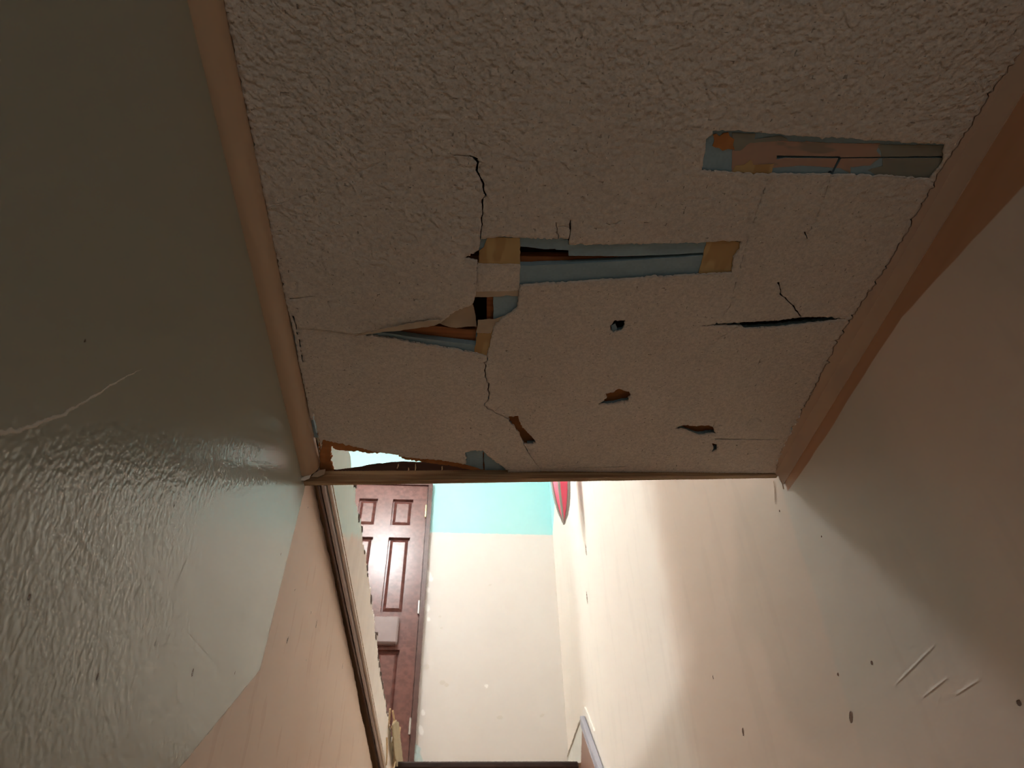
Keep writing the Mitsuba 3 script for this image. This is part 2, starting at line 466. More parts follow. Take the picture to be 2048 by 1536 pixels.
mat('m_ground', (0.52, 0.45, 0.38), 0.6)
mat('m_hall_floor', wood((0.20, 0.10, 0.05), (0.14, 0.065, 0.03), 'y', 30), 0.4)
mat('m_glitter', (0.95, 0.93, 0.88), 0.22, metal=1.0)
mat('m_cove_right', lambda p, n, uv: mix((0.56, 0.41, 0.30), (0.50, 0.37, 0.285), smoothstep(0.4, 0.6, fbm(p.y * 7, p.x * 30, 2.0))), 0.6,
    lambda p, n, uv: 0.001 * fbm(p.x * 40, p.y * 12, p.z * 40))

# ------------------------------------------------------------------ the shell
T = 0.08
# left wall: below the ceiling, running on under the upper floor's edge; its top stops short of the mouldings past the opening
top = [(BACK, CEIL + .05), (1.262, CEIL + .05), (1.262, .958)] + ragged([(1.262, .958), (1.75, .957), (2.1, .948), (2.6, .935), (2.72, .922), (3.0, .918), (3.5, .905), (4.3, .895)], .004, .02, 3, False) + [(4.3, FLOOR), (BACK, FLOOR)]
obj('wall_left', slab(Polygon(top).buffer(0), 'x', WL, -T), 'm_left', label='sage green gloss wall with peach paint past a straight cut-in line', kind='structure')
obj('wall_right', bx(WR, WR + T, BACK, WF + T, FLOOR, TOP), 'm_right', label='worn peach wall with filler patches running up the staircase', kind='structure')
obj('wall_far', bx(HALLX - T, WR, WF, WF + T, HALL - .3, TOP), 'm_far', label='far wall painted mint above and off-white below', kind='structure')
obj('wall_back', bx(WL - T, WR + T, BACK - T, BACK, FLOOR, CEIL + .05), 'm_plain', kind='structure', label='plain wall behind the viewer')
obj('floor', bx(WL - T, WR + T, BACK, 4.4, FLOOR - T, FLOOR), 'm_ground', kind='structure', label='pale brown ground floor')
obj('wall_hall_back', bx(HALLX - T, WR + T, -.2 - T, -.2, HALL, TOP), 'm_plain', kind='structure', label='front wall of the upper hall')
obj('ceiling_upper', bx(HALLX - T, WR + T, -.28, WF + T, TOP, TOP + T), 'm_hall_ceiling', kind='structure', label='ceiling of the upper hall')
# the upper hall's left wall with an open doorway to a lit room
dw = (2.40, 3.55)
SRX = -5.0
wl = sbox(-.28, HALL - .02, WF + T, TOP).difference(sbox(dw[0], HALL - .1, dw[1], HALL + 2.05))
obj('wall_hall_left', slab(wl, 'x', HALLX, -T), 'm_plain', kind='structure', label='left wall of the upper hall')
room = cat([bx(SRX, HALLX - T, 1.5, 1.58, HALL, TOP), bx(SRX, HALLX - T, 4.5, 4.58, HALL, TOP), bx(SRX - T, HALLX - T, 1.5, 4.58, TOP, TOP + T)])
obj('wall_side_room', cat([room, slab(sbox(1.5, HALL, 4.58, TOP).difference(sbox(2.70, 2.50, 3.25, 3.06)), 'x', SRX, -T)]), 'm_plain', kind='structure', label='walls of the room beside the upper hall')
obj('floor_side_room', bx(SRX - T, HALLX - T, 1.5, 4.58, HALL - T, HALL), 'm_hall_floor', kind='structure', label='wooden floor of the side room')

# upper hall floor: over the ground floor's ceiling, along the left of the opening and at the head of the stairs
hf = Polygon([(HALLX - T, -.28), (WR, -.28), (WR, 1.06), (FAS - .03, 1.06), (FAS - .03, 4.12), (WR, 4.12), (WR, WF), (HALLX - T, WF)])
obj('floor_upper', slab(hf, 'z', HALL - .045, .045), 'm_hall_floor', kind='structure', label='dark wooden floor of the upper hall')
# window of the side room and an added, unseen fill light shaped as a glazed door behind the viewer
thing('window_1', 'bright window of the side room', kind='structure')
fr = sbox(2.70, 2.50, 3.25, 3.06).difference(sbox(2.74, 2.54, 3.21, 3.02))
obj('window_1__frame', slab(fr, 'x', SRX - .02, -.05), 'm_white')
pane = trimesh.Trimesh([(SRX - .05, y, z) for y, z in ((2.72, 2.52), (3.23, 2.52), (3.23, 3.04), (2.72, 3.04))], [(0, 1, 2), (0, 2, 3)], process=False)
k = obj('window_1__pane', pane, 'm_white')
scene[k]['emitter'] = {'type': 'area', 'radiance': {'type': 'rgb', 'value': list(WINDOW_RADIANCE)}}
thing('added_fill_door_2', 'added fill light shaped as a glazed door behind the viewer', kind='structure')
dfr = sbox(-.28, FLOOR, .62, FLOOR + 2.05).difference(sbox(-.08, FLOOR + 1.0, .42, FLOOR + 1.9))
obj('added_fill_door_2__leaf', slab(dfr, 'y', BACK, .045), 'm_door')
pane = trimesh.Trimesh([(-.08, BACK + .02, FLOOR + 1.0), (.42, BACK + .02, FLOOR + 1.0), (.42, BACK + .02, FLOOR + 1.9), (-.08, BACK + .02, FLOOR + 1.9)], [(0, 2, 1), (0, 3, 2)], process=False)
k = obj('added_fill_door_2__pane', pane, 'm_white')
scene[k]['emitter'] = {'type': 'area', 'radiance': {'type': 'rgb', 'value': list(FILL_RADIANCE)}}
# lamp
thing('ceiling_lamp', 'white globe lamp under the ceiling of the upper hall', 'lamp')
g = trimesh.creation.icosphere(subdivisions=3, radius=LAMP_R)
g.apply_translation(LAMP_POS)
k = obj('ceiling_lamp__globe', g, 'm_white', smooth=True)
scene[k]['emitter'] = {'type': 'area', 'radiance': {'type': 'rgb', 'value': list(LAMP_RADIANCE)}}
cz = trimesh.creation.cylinder(.075, TOP - LAMP_POS[2] - LAMP_R + .01, sections=32)
cz.apply_translation([LAMP_POS[0], LAMP_POS[1], (TOP + LAMP_POS[2] + LAMP_R) / 2 - .003])
obj('ceiling_lamp__canopy', cz, 'm_steel', smooth=30)

# ------------------------------------------------------------------ the ceiling
EX0 = -.45                                   # the ceiling runs on behind the camera
ledge = ragged([(-.3068, EX0), (-.3068, .60), (-.3072, .72), (-.3060, .80), (-.3040, .88), (-.3062, .95), (-.3045, 1.02), (-.3062, 1.10)] + [(-0.2991,1.101),(-0.2949,1.165)], .0014, .004, 5, False)
redge = ragged([(0.7098,1.22),(0.6973,1.16),(0.6944,1.063),(0.6895,0.9195),(0.6844,0.8145),(0.6889,0.7405),(0.6957,0.6691),(0.6974,0.5941),(0.6963,0.5285),(0.6949,0.4675),(0.7013,0.4183),(0.7026,0.3527),(0.7115,0.3063)] + [(.711, .15), (.711, EX0)], .0030, .004, 6, False)
farline = ragged([(-0.3017,1.293),(0.1183,1.276),(0.292,1.258),(0.4272,1.248),(0.7152,1.235)], .0012, .006, 8, False)
outline = Polygon(ledge + farline + redge).buffer(0)

strip_right = rpoly([(0.3372,0.442),(0.3691,0.4399),(0.4127,0.4401),(0.4643,0.4412),(0.5229,0.4404),(0.5751,0.4409),(0.6277,0.4413),(0.6802,0.4409),(0.6919,0.4677),(0.6865,0.495),(0.6238,0.4949),(0.5625,0.4963),(0.4871,0.5002),(0.4273,0.504),(0.3394,0.5039),(0.3357,0.4802),(0.3328,0.4596)], .0014, .004, 11)
strip_mid = rpoly([(-0.0062,0.6774),(0.0173,0.6604),(0.0198,0.643),(0.0496,0.6365),(0.0813,0.6364),(0.1387,0.6357),(0.1577,0.6336),(0.1608,0.6449),(0.2506,0.6385),(0.3307,0.6317),(0.3802,0.6268),(0.4023,0.6235),(0.4365,0.6224),(0.4393,0.6388),(0.4332,0.654),(0.441,0.6842),(0.3925,0.6912),(0.3221,0.6996),(0.2643,0.7082),(0.1812,0.7195),(0.0894,0.7323),(0.0886,0.7639),(0.0883,0.7807),(0.0755,0.7963),(0.0606,0.8111),(0.0494,0.8307),(0.0462,0.8725),(0.0422,0.9021),(0.0197,0.8956),(-0.0264,0.8866),(-0.0719,0.879),(-0.1168,0.8704),(-0.161,0.863),(-0.2003,0.8567),(-0.151,0.8443),(-0.0889,0.8337),(-0.0553,0.8247),(-0.0413,0.8146),(-0.0172,0.7879),(0.01,0.7729),(0.016,0.7517),(0.0158,0.6811)], .0015, .0035, 12)
hole_a = rpoly([(0.2578,0.8141),(0.2626,0.8008),(0.282,0.7985),(0.2838,0.8126),(0.2807,0.8249),(0.2712,0.8278),(0.2618,0.8259)], .002, .003, 13)
hole_b = rpoly([(0.2724,1.026),(0.2852,1.006),(0.2806,0.991),(0.2969,0.9873),(0.3049,0.9767),(0.3136,0.9806),(0.3261,0.9828),(0.3317,0.9957),(0.3299,1.012),(0.3052,1.021)], .002, .003, 14)
slit_c = rpoly([(0.4216,0.8049),(0.4542,0.797),(0.4913,0.7925),(0.4963,0.7911),(0.56,0.7839),(0.5935,0.7749),(0.629,0.7717),(0.6779,0.7736),(0.6388,0.7842),(0.6002,0.7923),(0.5482,0.8025),(0.5053,0.8074),(0.4921,0.8009),(0.4559,0.8029)], .0014, .003, 15)
hole_d = rpoly([(0.4416,1.092),(0.4505,1.085),(0.4593,1.079),(0.4854,1.08),(0.5144,1.077),(0.5278,1.086),(0.5362,1.104),(0.5223,1.105),(0.5045,1.111),(0.4852,1.103),(0.4631,1.093)], .0014, .003, 16)
hole_e = rpoly([(0.5363,1.135),(0.5487,1.139),(0.5554,1.158),(0.5452,1.169),(0.5457,1.151)], .0005, .004, 17)
hole_f = rpoly([(0.0935,1.071),(0.1075,1.068),(0.1136,1.067),(0.1208,1.092),(0.1342,1.114),(0.159,1.151),(0.149,1.159),(0.134,1.159),(0.1231,1.131),(0.1079,1.099),(0.0968,1.089)], .0018, .003, 18)
bottom_gap = rpoly([(-0.3001,1.208),(-0.2883,1.161),(-0.2743,1.166),(-0.2542,1.171),(-0.2238,1.18),(-0.1982,1.189),(-0.1618,1.198),(-0.1354,1.202),(-0.1272,1.21),(-0.0983,1.212),(-0.0768,1.216),(-0.0444,1.217),(-0.0172,1.223),(0.0125,1.23),(0.0092,1.191),(0.0283,1.183),(0.0498,1.184),(0.0593,1.201),(0.0756,1.22),(0.099,1.241),(0.1159,1.259),(0.1205,1.289),(-0.3124,1.308)], .0022, .003, 19)
cracks = [
    crack([(-0.0272,0.5028),(-0.0022,0.5019),(0.0088,0.5059)], .0008, .002, .001, seed=1), crack([(0.0037,0.5047),(0.0097,0.5114),(0.0081,0.525),(0.0193,0.5456),(0.0198,0.59),(0.019,0.643)], .0032, .0014, .0018, seed=2),
    crack([(0.0422,0.9008),(0.0405,0.9447),(0.0524,1.007),(0.0431,1.04),(0.0716,1.063),(0.096,1.078)], .0017, .0023, .0022, seed=3), crack([(0.1315,1.154),(0.1503,1.195),(0.1719,1.236)], .0022, .0006, .0008, seed=4),
    crack([(-0.2988,0.7841),(-0.2773,0.7796),(-0.2542,0.775)], .0022, .0005, .0006, seed=5), crack([(-0.2934,0.8512),(-0.257,0.8527),(-0.229,0.8535),(-0.1993,0.8555)], .0006, .0012, .0014, seed=6),
    crack([(0.526,0.7002),(0.5377,0.7179),(0.5384,0.7245),(0.5658,0.7453),(0.5948,0.7736)], .0022, .0026, .0012, seed=7), crack([(0.54,1.121),(0.5837,1.12),(0.6377,1.118),(0.6778,1.116)], .0036, .0016, .0006, seed=8),
    crack([(0.5339,0.4981),(0.5392,0.5332),(0.5422,0.5756),(0.5404,0.6037)], .0009, .0007, .0012, .004, seed=9, gap=.35), crack([(0.4416,0.5056),(0.4446,0.602),(0.4527,0.6835),(0.4598,0.7559),(0.4535,0.7888)], .0007, .0005, .001, .004, seed=10, gap=.55),
    crack([(0.5326,0.5985),(0.5425,0.6112)], .0013, .0013, .0005, seed=11), crack([(0.135,0.6053),(0.1427,0.6355)], .0012, .0009, .001, seed=12), crack([(0.157,0.5994),(0.1595,0.6176),(0.1594,0.646)], .0022, .0022, .0014, seed=13),
    crack([(0.139,0.6124),(0.1482,0.61),(0.1589,0.613)], .0012, .0009, .001, seed=14), crack([(0.5241,1.085),(0.5247,1.069),(0.5264,1.053)], .0013, .0005, .0006, seed=15), crack([(0.4921,0.8009),(0.4784,0.8162),(0.4511,0.8501)], .001, .0005, .0012, seed=16, gap=.3),
    crack([(-0.3009,0.8144),(-0.2991,0.8315),(-0.2973,0.8915),(-0.2982,0.9363)], .0026, .0022, .001, seed=17, gap=.3), crack([(-0.2983,1.079),(-0.2981,1.109),(-0.297,1.157)], .0028, .0042, .0016, seed=18),
    crack([(0.5962,1.068),(0.5951,1.052),(0.6051,1.047),(0.6214,1.058),(0.6221,1.072),(0.611,1.077)], .0006, .0004, .0008, .004, seed=31, gap=.25), crack([(0.2132,0.6014),(0.2217,0.6045),(0.2291,0.6013),(0.2343,0.5955)], .0006, .0004, .001, .004, seed=32, gap=.2),
    crack([(0.4575,0.8396),(0.4667,0.8267),(0.4781,0.8211)], .0006, .0004, .001, .004, seed=33, gap=.3), crack([(0.1088,0.9616),(0.1174,0.9501),(0.1294,0.955)], .0005, .0004, .001, .004, seed=34, gap=.2), crack([(0.1397,1.175),(0.1508,1.177),(0.1587,1.17)], .0009, .0005, .001, .004, seed=35), crack([(0.1456,1.192),(0.154,1.188)], .0008, .0005, .0008, .004, seed=36),
    crack([(0.3339,0.8292),(0.3555,0.8038),(0.3726,0.7993)], .0003, .0003, seed=19, gap=.9),
    crack([(0.066,1.054),(0.0771,1.039)], .0008, .0005, .001, seed=20), crack([(0.1887,1.246),(0.2882,1.234),(0.3662,1.228)], .0008, .0016, .0005, seed=21, gap=.2)]
cuts = unary_union([strip_right, strip_mid, hole_a, hole_b, slit_c, hole_d, hole_e, hole_f, bottom_gap] + cracks)
coat = outline.difference(cuts)

loose = Polygon([(-0.3156,0.7851),(-0.2916,0.8511),(-0.257,0.8527),(-0.229,0.8535),(-0.1993,0.8555),(-0.151,0.8443),(-0.0413,0.8169),(0.0135,0.7749),(0.0175,0.6642),(0.019,0.643),(0.0198,0.59),(0.0193,0.5456),(0.0081,0.525),(0.0097,0.5114),(0.0036,0.5039),(-0.0272,0.5028),(-0.1313,0.5204),(-0.2227,0.5708),(-0.3172,0.6109)])
lower = Polygon([(-0.3156,0.7851),(-0.2916,0.8511),(-0.257,0.8527),(-0.229,0.8535),(-0.1993,0.8555),(-0.1168,0.8704),(0.0197,0.8956),(0.0422,0.9021),(0.0405,0.9447),(0.0524,1.007),(0.0431,1.04),(0.0716,1.063),(0.096,1.078),(0.1348,1.144),(0.1503,1.195),(0.1774,1.244),(0.1838,1.305),(-0.3595,1.33),(-0.3352,0.9062)])
fixed_line = LineString([(-0.0272,0.5028),(-0.1313,0.5204),(-0.2227,0.5708),(-0.3172,0.6109),(-0.3156,0.7851)])
low_line = LineString([(-0.3156,0.7851),(-0.3352,0.9062),(-0.3595,1.33)])


def bumps(x, y):
    P = np.stack([x * 30, y * 30, np.zeros_like(x)], -1)
    return (meshkit.fbm(P, 4, 3) - .5)


def w_main(v):
    x, y, z = v.T
    out = v.copy()
    out[:, 2] = z + .0014 * bumps(x, y) + .002 * (meshkit.fbm(np.stack([x * 3, y * 3, 0 * x], -1), 3, 8) - .5)
    return out


def w_loose(v):
    x, y, z = v.T
    d = shapely.distance(shapely.points(x, y), fixed_line)
    s = np.clip(d / .26, 0, 1)
    s = s * s * (3 - 2 * s)
    out = v.copy()
    out[:, 2] = w_main(v)[:, 2] - .008 * s
    return out


def w_lower(v):
    x, y, z = v.T
    out = v.copy()
    edge = shapely.distance(shapely.points(x, y), LineString([(-0.2959,1.173),(-0.1982,1.189),(-0.1272,1.21),(-0.0172,1.223),(0.1159,1.259)]))
    out[:, 2] = w_main(v)[:, 2] - .004 * np.exp(-edge / .05)
    return out


main = coat.difference(loose).difference(lower)
rear = sbox(-1, -2, 1, .17)
obj('ceiling__rear_sheet', slab(main.intersection(rear), 'z', CEIL, .004, .03, w_main), 'm_coat', smooth=35)
obj('ceiling', slab(main.difference(rear), 'z', CEIL, .004, .006, w_main), 'm_coat', smooth=True, kind='structure', label='off-white textured ceiling, cracked and full of holes')
obj('ceiling__loose_sheet', slab(coat.intersection(loose), 'z', CEIL, .004, .006, w_loose), 'm_coat', smooth=True, label='sagging textured sheet of the ceiling with a torn free edge')
obj('ceiling__lower_sheet', slab(coat.intersection(lower).difference(loose), 'z', CEIL, .004, .006, w_lower), 'm_coat', smooth=True, label='textured sheet of the ceiling by the opening with a ragged end')

# painted board above the coat, bared where the coat is gone, with open joints in it
ZB = CEIL + .0062
slot_mid = rpoly([(0.0801,0.6577),(0.0996,0.6584),(0.1243,0.6608),(0.1404,0.6589),(0.1423,0.6607),(0.1627,0.6605),(0.1642,0.6713),(0.2571,0.6667),(0.3223,0.6598),(0.3839,0.6521),(0.3853,0.657),(0.332,0.6652),(0.2588,0.6757),(0.1607,0.6886),(0.0833,0.6963)], .0004, .01, 31)
slot_left = rpoly([(-0.0087,0.6837),(0.0112,0.6696),(0.0801,0.6577),(0.0833,0.6963),(0.0125,0.7057)], .0003, .01, 30)
slot_col = rpoly([(0.0094,0.71),(0.0433,0.7079),(0.0509,0.8417),(0.0146,0.8584)], .0004, .01, 32)
slot_tri = rpoly([(-0.1747,0.8568),(-0.1161,0.8391),(-0.0539,0.8238),(0.0151,0.774),(0.0208,0.8793),(-0.0269,0.8744),(-0.0722,0.8694),(-0.126,0.8614)], .0005, .01, 33)
slot_right = rpoly([(0.4443,0.4755),(0.5386,0.471),(0.5393,0.4726),(0.6897,0.4605),(0.6914,0.4636),(0.5414,0.474),(0.5402,0.4853),(0.5395,0.5018),(0.5364,0.502),(0.5365,0.4839),(0.537,0.4743),(0.4582,0.4785),(0.4465,0.4817)], .0002, .01, 34)
slot_c = unary_union([slit_c, shapely.affinity.translate(slit_c, 0, .005)]).buffer(.0003)
slot_a = hole_a.buffer(.006)
gap_out = Polygon([(-0.3366,1.159),(-0.1989,1.186),(-0.0175,1.216),(0.0104,1.24),(0.0517,1.273),(0.0557,1.361),(-0.3679,1.38)])
slot_gap = rpoly([(0.0461,1.198),(0.0505,1.198),(0.052,1.256),(0.0476,1.256)], .0002, .01, 35)
board_all = sbox(-.318, EX0, .715, 1.232)
holes_b = unary_union([slot_mid, slot_left, slot_col, slot_tri, slot_right, slot_c, slot_a, gap_out, slot_gap, hole_b.buffer(.007), hole_d.buffer(.007), hole_f.buffer(.007), hole_e.buffer(.003)] + [c.buffer(.003) for c in cracks] + [LineString(redge).buffer(.004)])
obj('ceiling__painted_board', slab(board_all.difference(holes_b), 'z', ZB, .011), 'm_blue', label='blue-grey painted board bared where the coat has come off')

# wooden laths across the joints and joists above
ZL = ZB + .022


def lath(px, seed, t=.012, m='m_lath', z=ZL):
    obj('ceiling__lath', slab(rpoly(px, .0003, .02, seed), 'z', z, t), m, label='reddish brown lath behind an open joint')


lath([(-0.0047,0.6905),(0.1666,0.6822),(0.302,0.6721),(0.4168,0.6571),(0.425,0.6842),(0.1711,0.715),(-0.0035,0.737)], 41, z=ZB + .013)
lath([(0.0325,0.7076),(0.0458,0.7068),(0.0558,0.8776),(0.0401,0.8784)], 42, z=ZB + .013)
lath([(-0.1808,0.8587),(-0.1178,0.8527),(-0.0547,0.8491),(0.0317,0.8565),(0.0345,0.9201),(-0.0643,0.9124),(-0.1566,0.9021)], 43, z=ZB + .013)
lath([(0.2413,0.9892),(0.3696,0.9752),(0.3913,1.073),(0.2551,1.079)], 44, m='m_core', z=ZB + .013)
lath([(0.4266,1.087),(0.5639,1.077),(0.6045,1.208),(0.4571,1.215)], 45, m='m_core', z=ZB + .013)
lath([(0.0667,1.066),(0.1795,1.06),(0.1968,1.209),(0.0754,1.215)], 46, m='m_core', z=ZB + .013)
for i, x in enumerate((-.24, .10, .44)):
    obj('ceiling__joist', bx(x, x + .045, EX0, 1.06, CEIL + .06, HALL - .047), 'm_joist')

obj('ceiling__added_light_block', bx(WL + .03, .71, 1.02, 1.06, CEIL + .03, HALL - .046), 'm_joist')  # added unseen board that stops hall light showing through the cracks

# paper, tape and paint patches left on the bared board
ZP = CEIL + .0055


def patch(name, px, m, seed, z=ZP, t=.0006, amp=.0006, label=None):
    g = rpoly(px, amp, .005, seed)
    if 'paint' in name:
        g = g.difference(slot_right)
    obj(name, slab(g, 'z', z, t), m, label=label)


patch('ceiling__tape', [(0.03,0.6415),(0.0819,0.6403),(0.0865,0.6951),(0.0534,0.6961),(0.0179,0.6961),(0.0176,0.6692),(0.0253,0.661)], 'm_tape', 51, z=CEIL + .004, label='yellowed tape square over the middle joint')
patch('ceiling__tape', [(0.3823,0.6287),(0.4042,0.6245),(0.4403,0.6261),(0.4418,0.6436),(0.4372,0.6559),(0.4463,0.6903),(0.417,0.6962),(0.3867,0.6959),(0.385,0.662)], 'm_tape', 52, z=CEIL + .0045, label='yellowed tape square at the right end of the middle joint')
patch('ceiling__coat_remnant', [(0.017,0.6932),(0.0861,0.6911),(0.0898,0.7443),(0.0738,0.7474),(0.0151,0.7519)], 'm_coat', 53, z=CEIL + .0025, t=.003, label='remnant of off-white coat between two tapes')
patch('ceiling__tape', [(0.0149,0.7465),(0.0883,0.7369),(0.0893,0.7586),(0.0676,0.7576),(0.0576,0.7615),(0.0147,0.7651)], 'm_paper', 54, z=CEIL + .0035, label='pale tape strip above the narrow upright slot')
patch('ceiling__tape', [(0.0222,0.8445),(0.0498,0.8381),(0.0484,0.879),(0.0435,0.9088),(0.018,0.9011)], 'm_tape', 55, z=CEIL + .004, label='yellowed tape at the right end of the triangular tear')
patch('ceiling__torn_paper', [(0.0219,0.8159),(0.0519,0.8119),(0.0673,0.8028),(0.0611,0.8172),(0.0513,0.832),(0.0466,0.8456),(0.0205,0.8471)], 'm_paper', 56, z=CEIL + .003, label='torn tan paper between the slot and the triangular tear')
patch('ceiling__paint_patch', [(0.3765,0.472),(0.3845,0.4599),(0.4194,0.4538),(0.5003,0.4516),(0.5374,0.4508),(0.5885,0.4474),(0.5876,0.4584),(0.5994,0.4671),(0.5896,0.4822),(0.5607,0.4865),(0.5653,0.4968),(0.5464,0.489),(0.4849,0.4889),(0.4454,0.4954),(0.445,0.5053),(0.3995,0.5065),(0.3867,0.5073)], 'm_pink_patch', 57, label='pink paint patch on the bared strip')
patch('ceiling__paint_patch', [(0.5855,0.4492),(0.6869,0.4442),(0.6978,0.4753),(0.6958,0.4977),(0.6133,0.4996),(0.5895,0.4903),(0.6083,0.481),(0.5968,0.4617)], 'm_green_patch', 58, label='grey-green paint patch at the strip\'s right end')
patch('ceiling__tape', [(0.3673,0.4451),(0.4015,0.4443),(0.4028,0.4526),(0.4384,0.445),(0.4527,0.4516),(0.3987,0.4582),(0.3882,0.4712),(0.3794,0.4718)], 'm_green_patch', 59, z=ZP - .0007, label='brownish tape rest on the upper edge of the strip')
patch('ceiling__tape', [(0.3875,0.5073),(0.3882,0.495),(0.4011,0.4926),(0.4074,0.4842),(0.4147,0.4925),(0.4451,0.4882),(0.4462,0.5085),(0.4158,0.5096)], 'm_tape', 60, z=ZP - .0007, label='yellowed tape rest on the lower edge of the strip')
rp = slab(rpoly([(0.341,0.4498),(0.3456,0.448),(0.351,0.4514),(0.3554,0.4466),(0.3621,0.4447),(0.367,0.4511),(0.3739,0.4544),(0.3746,0.4636),(0.3794,0.4695),(0.369,0.4694),(0.3619,0.4729),(0.3554,0.4687),(0.3451,0.4663),(0.3458,0.4586)], .0012, .004, 61), 'z', ZP - .0012, .0012)
obj('ceiling__bare_patch', rp, 'm_core', label='rust-brown bare patch torn into the strip')
ch = slab(rpoly([(0.1323,0.6594),(0.1616,0.6527),(0.159,0.6394),(0.1451,0.6441),(0.1287,0.6567)], .0006, .006, 62), 'z', CEIL + .006, .0015)
obj('ceiling__torn_paper', ch, 'm_blue', label='blue chip hanging at the joint')
ch = slab(rpoly([(0.2614,0.819),(0.2684,0.8126),(0.2733,0.8243),(0.2724,0.8341),(0.2649,0.8333)], .0006, .004, 63), 'z', CEIL + .006, .0015)
obj('ceiling__torn_paper', ch, 'm_blue', label='blue chip hanging in the small round hole')

# curled flap of paper torn off the loose sheet
fl = [(-0.0606,0.8274),(-0.0413,0.8169),(-0.0231,0.7996),(-0.0018,0.7803),(0.0111,0.7818),(0.0145,0.8021),(0.0178,0.8194),(0.0206,0.8468),(0.0043,0.8428),(-0.027,0.8398),(-0.0518,0.8364)]
fm = slab(rpoly(fl, .0008, .005, 64), 'z', CEIL + .001, .0012, .006,
          lambda v: np.column_stack([v[:, 0], v[:, 1], v[:, 2] + .012 * np.clip((v[:, 1] - .76) / .05, 0, 1) + .006 * np.sin(v[:, 0] * 70)]))
obj('ceiling__torn_paper', fm, 'm_paper', smooth=40, label='curled tan paper flap beside the narrow slot')
# bent lip along the loose sheet's torn edge
lipl = ragged([(-0.1975,0.8542),(-0.1508,0.842),(-0.0888,0.829),(-0.0536,0.8199),(-0.0413,0.8122)], .001, .006, 65, False)
lipu = ragged([(-0.0465,0.8056),(-0.0622,0.8088),(-0.0972,0.8177),(-0.1415,0.832),(-0.1865,0.8487)], .0016, .005, 66, False)
lm = slab(Polygon(lipl + lipu).buffer(0), 'z', CEIL - .0125, .0012, .006)
obj('ceiling__torn_lip', lm, 'm_paper', smooth=40, label='pale torn lip along the sagging sheet')
# brown torn core along the ragged bottom gap, and at other broken edges
cores = [[(-0.2962,1.142),(-0.2847,1.148),(-0.2648,1.154),(-0.2329,1.165),(-0.1972,1.175),(-0.14,1.186),(-0.1236,1.199),(-0.1244,1.22),(-0.1349,1.216),(-0.1519,1.213),(-0.171,1.21),(-0.2,1.214),(-0.2196,1.206),(-0.2368,1.208),(-0.2577,1.206),(-0.2699,1.201),(-0.2751,1.191),(-0.2809,1.224),(-0.281,1.284),(-0.3096,1.286),(-0.3022,1.208)],
         [(-0.1316,1.188),(-0.1234,1.194),(-0.0766,1.201),(-0.0174,1.207),(0.012,1.214),(0.0455,1.232),(0.0536,1.265),(0.0223,1.263),(-0.0223,1.25),(-0.0663,1.243),(-0.088,1.237),(-0.1183,1.233),(-0.1331,1.223)],
         [(-0.2947,1.097),(-0.2882,1.11),(-0.2898,1.148),(-0.2874,1.171),(-0.2957,1.172),(-0.2954,1.135)], [(0.0993,1.244),(0.1176,1.251),(0.1296,1.262),(0.103,1.267)]]
for i, cpts in enumerate(cores):
    obj('ceiling__torn_core', slab(rpoly(cpts, .0022, .003, 70 + i), 'z', CEIL + .0062, .004), 'm_core', label='rust-brown torn core of the ceiling board')
obj('ceiling__bared_board', slab(rpoly([(0.0044,1.176),(0.0472,1.174),(0.0511,1.26),(0.0385,1.253),(0.006,1.24)], .0006, .005, 76), 'z', CEIL + .0046, .004), 'm_blue', label='blue-grey bared board left of the joint by the wooden strip')
obj('ceiling__bared_board', slab(rpoly([(0.0504,1.174),(0.1326,1.241),(0.1364,1.286),(0.0559,1.29)], .0006, .005, 77), 'z', CEIL + .0046, .004), 'm_blue', label='blue-grey bared board right of the joint by the wooden strip')
obj('ceiling__lath', slab(Polygon([(0.0347,1.158),(0.0666,1.156),(0.0736,1.282),(0.039,1.264)]), 'z', CEIL + .011, .004), 'm_lath', label='brown lath added behind the joint by the wooden strip to keep it dark')  # added above the open joint to shut out the bright hall beyond
# second bared piece of board by the gap
# glitter in the sprayed coat
gl = []
area = coat.buffer(-.004)
while len(gl) < 600:
    x, y = rng.uniform(-.30, .70), rng.uniform(.22, 1.23)
    if rng.random() > 1.15 - .75 * y or not area.contains(Point(x, y)):
        continue
    s = rng.uniform(.0006, .0013)
    a = rng.uniform(0, 2 * np.pi)
    tri = np.array([[math.cos(a + k * 2.094), math.sin(a + k * 2.094), 0] for k in range(3)]) * s
    tilt = trimesh.transformations.rotation_matrix(rng.uniform(.0, .55), [math.cos(rng.uniform(0, 6.28)), math.sin(rng.uniform(0, 6.28)), 0])[:3, :3]
    P = tri @ tilt.T
    P2 = P + [0, 0, .0003]
    zz = CEIL - .0016 + float(w_loose(np.array([[x, y, 0.]]))[0, 2] if loose.contains(Point(x, y)) else w_main(np.array([[x, y, 0.]]))[0, 2])
    v = np.vstack([P, P2]) + [x, y, zz]
    gl.append(trimesh.Trimesh(v, [(0, 2, 1), (3, 4, 5), (0, 1, 4), (0, 4, 3), (1, 2, 5), (1, 5, 4), (2, 0, 3), (2, 3, 5)], process=False))
obj('ceiling__glitter', cat(gl), 'm_glitter', kind='stuff', label='tiny sparkling flakes in the sprayed coat')

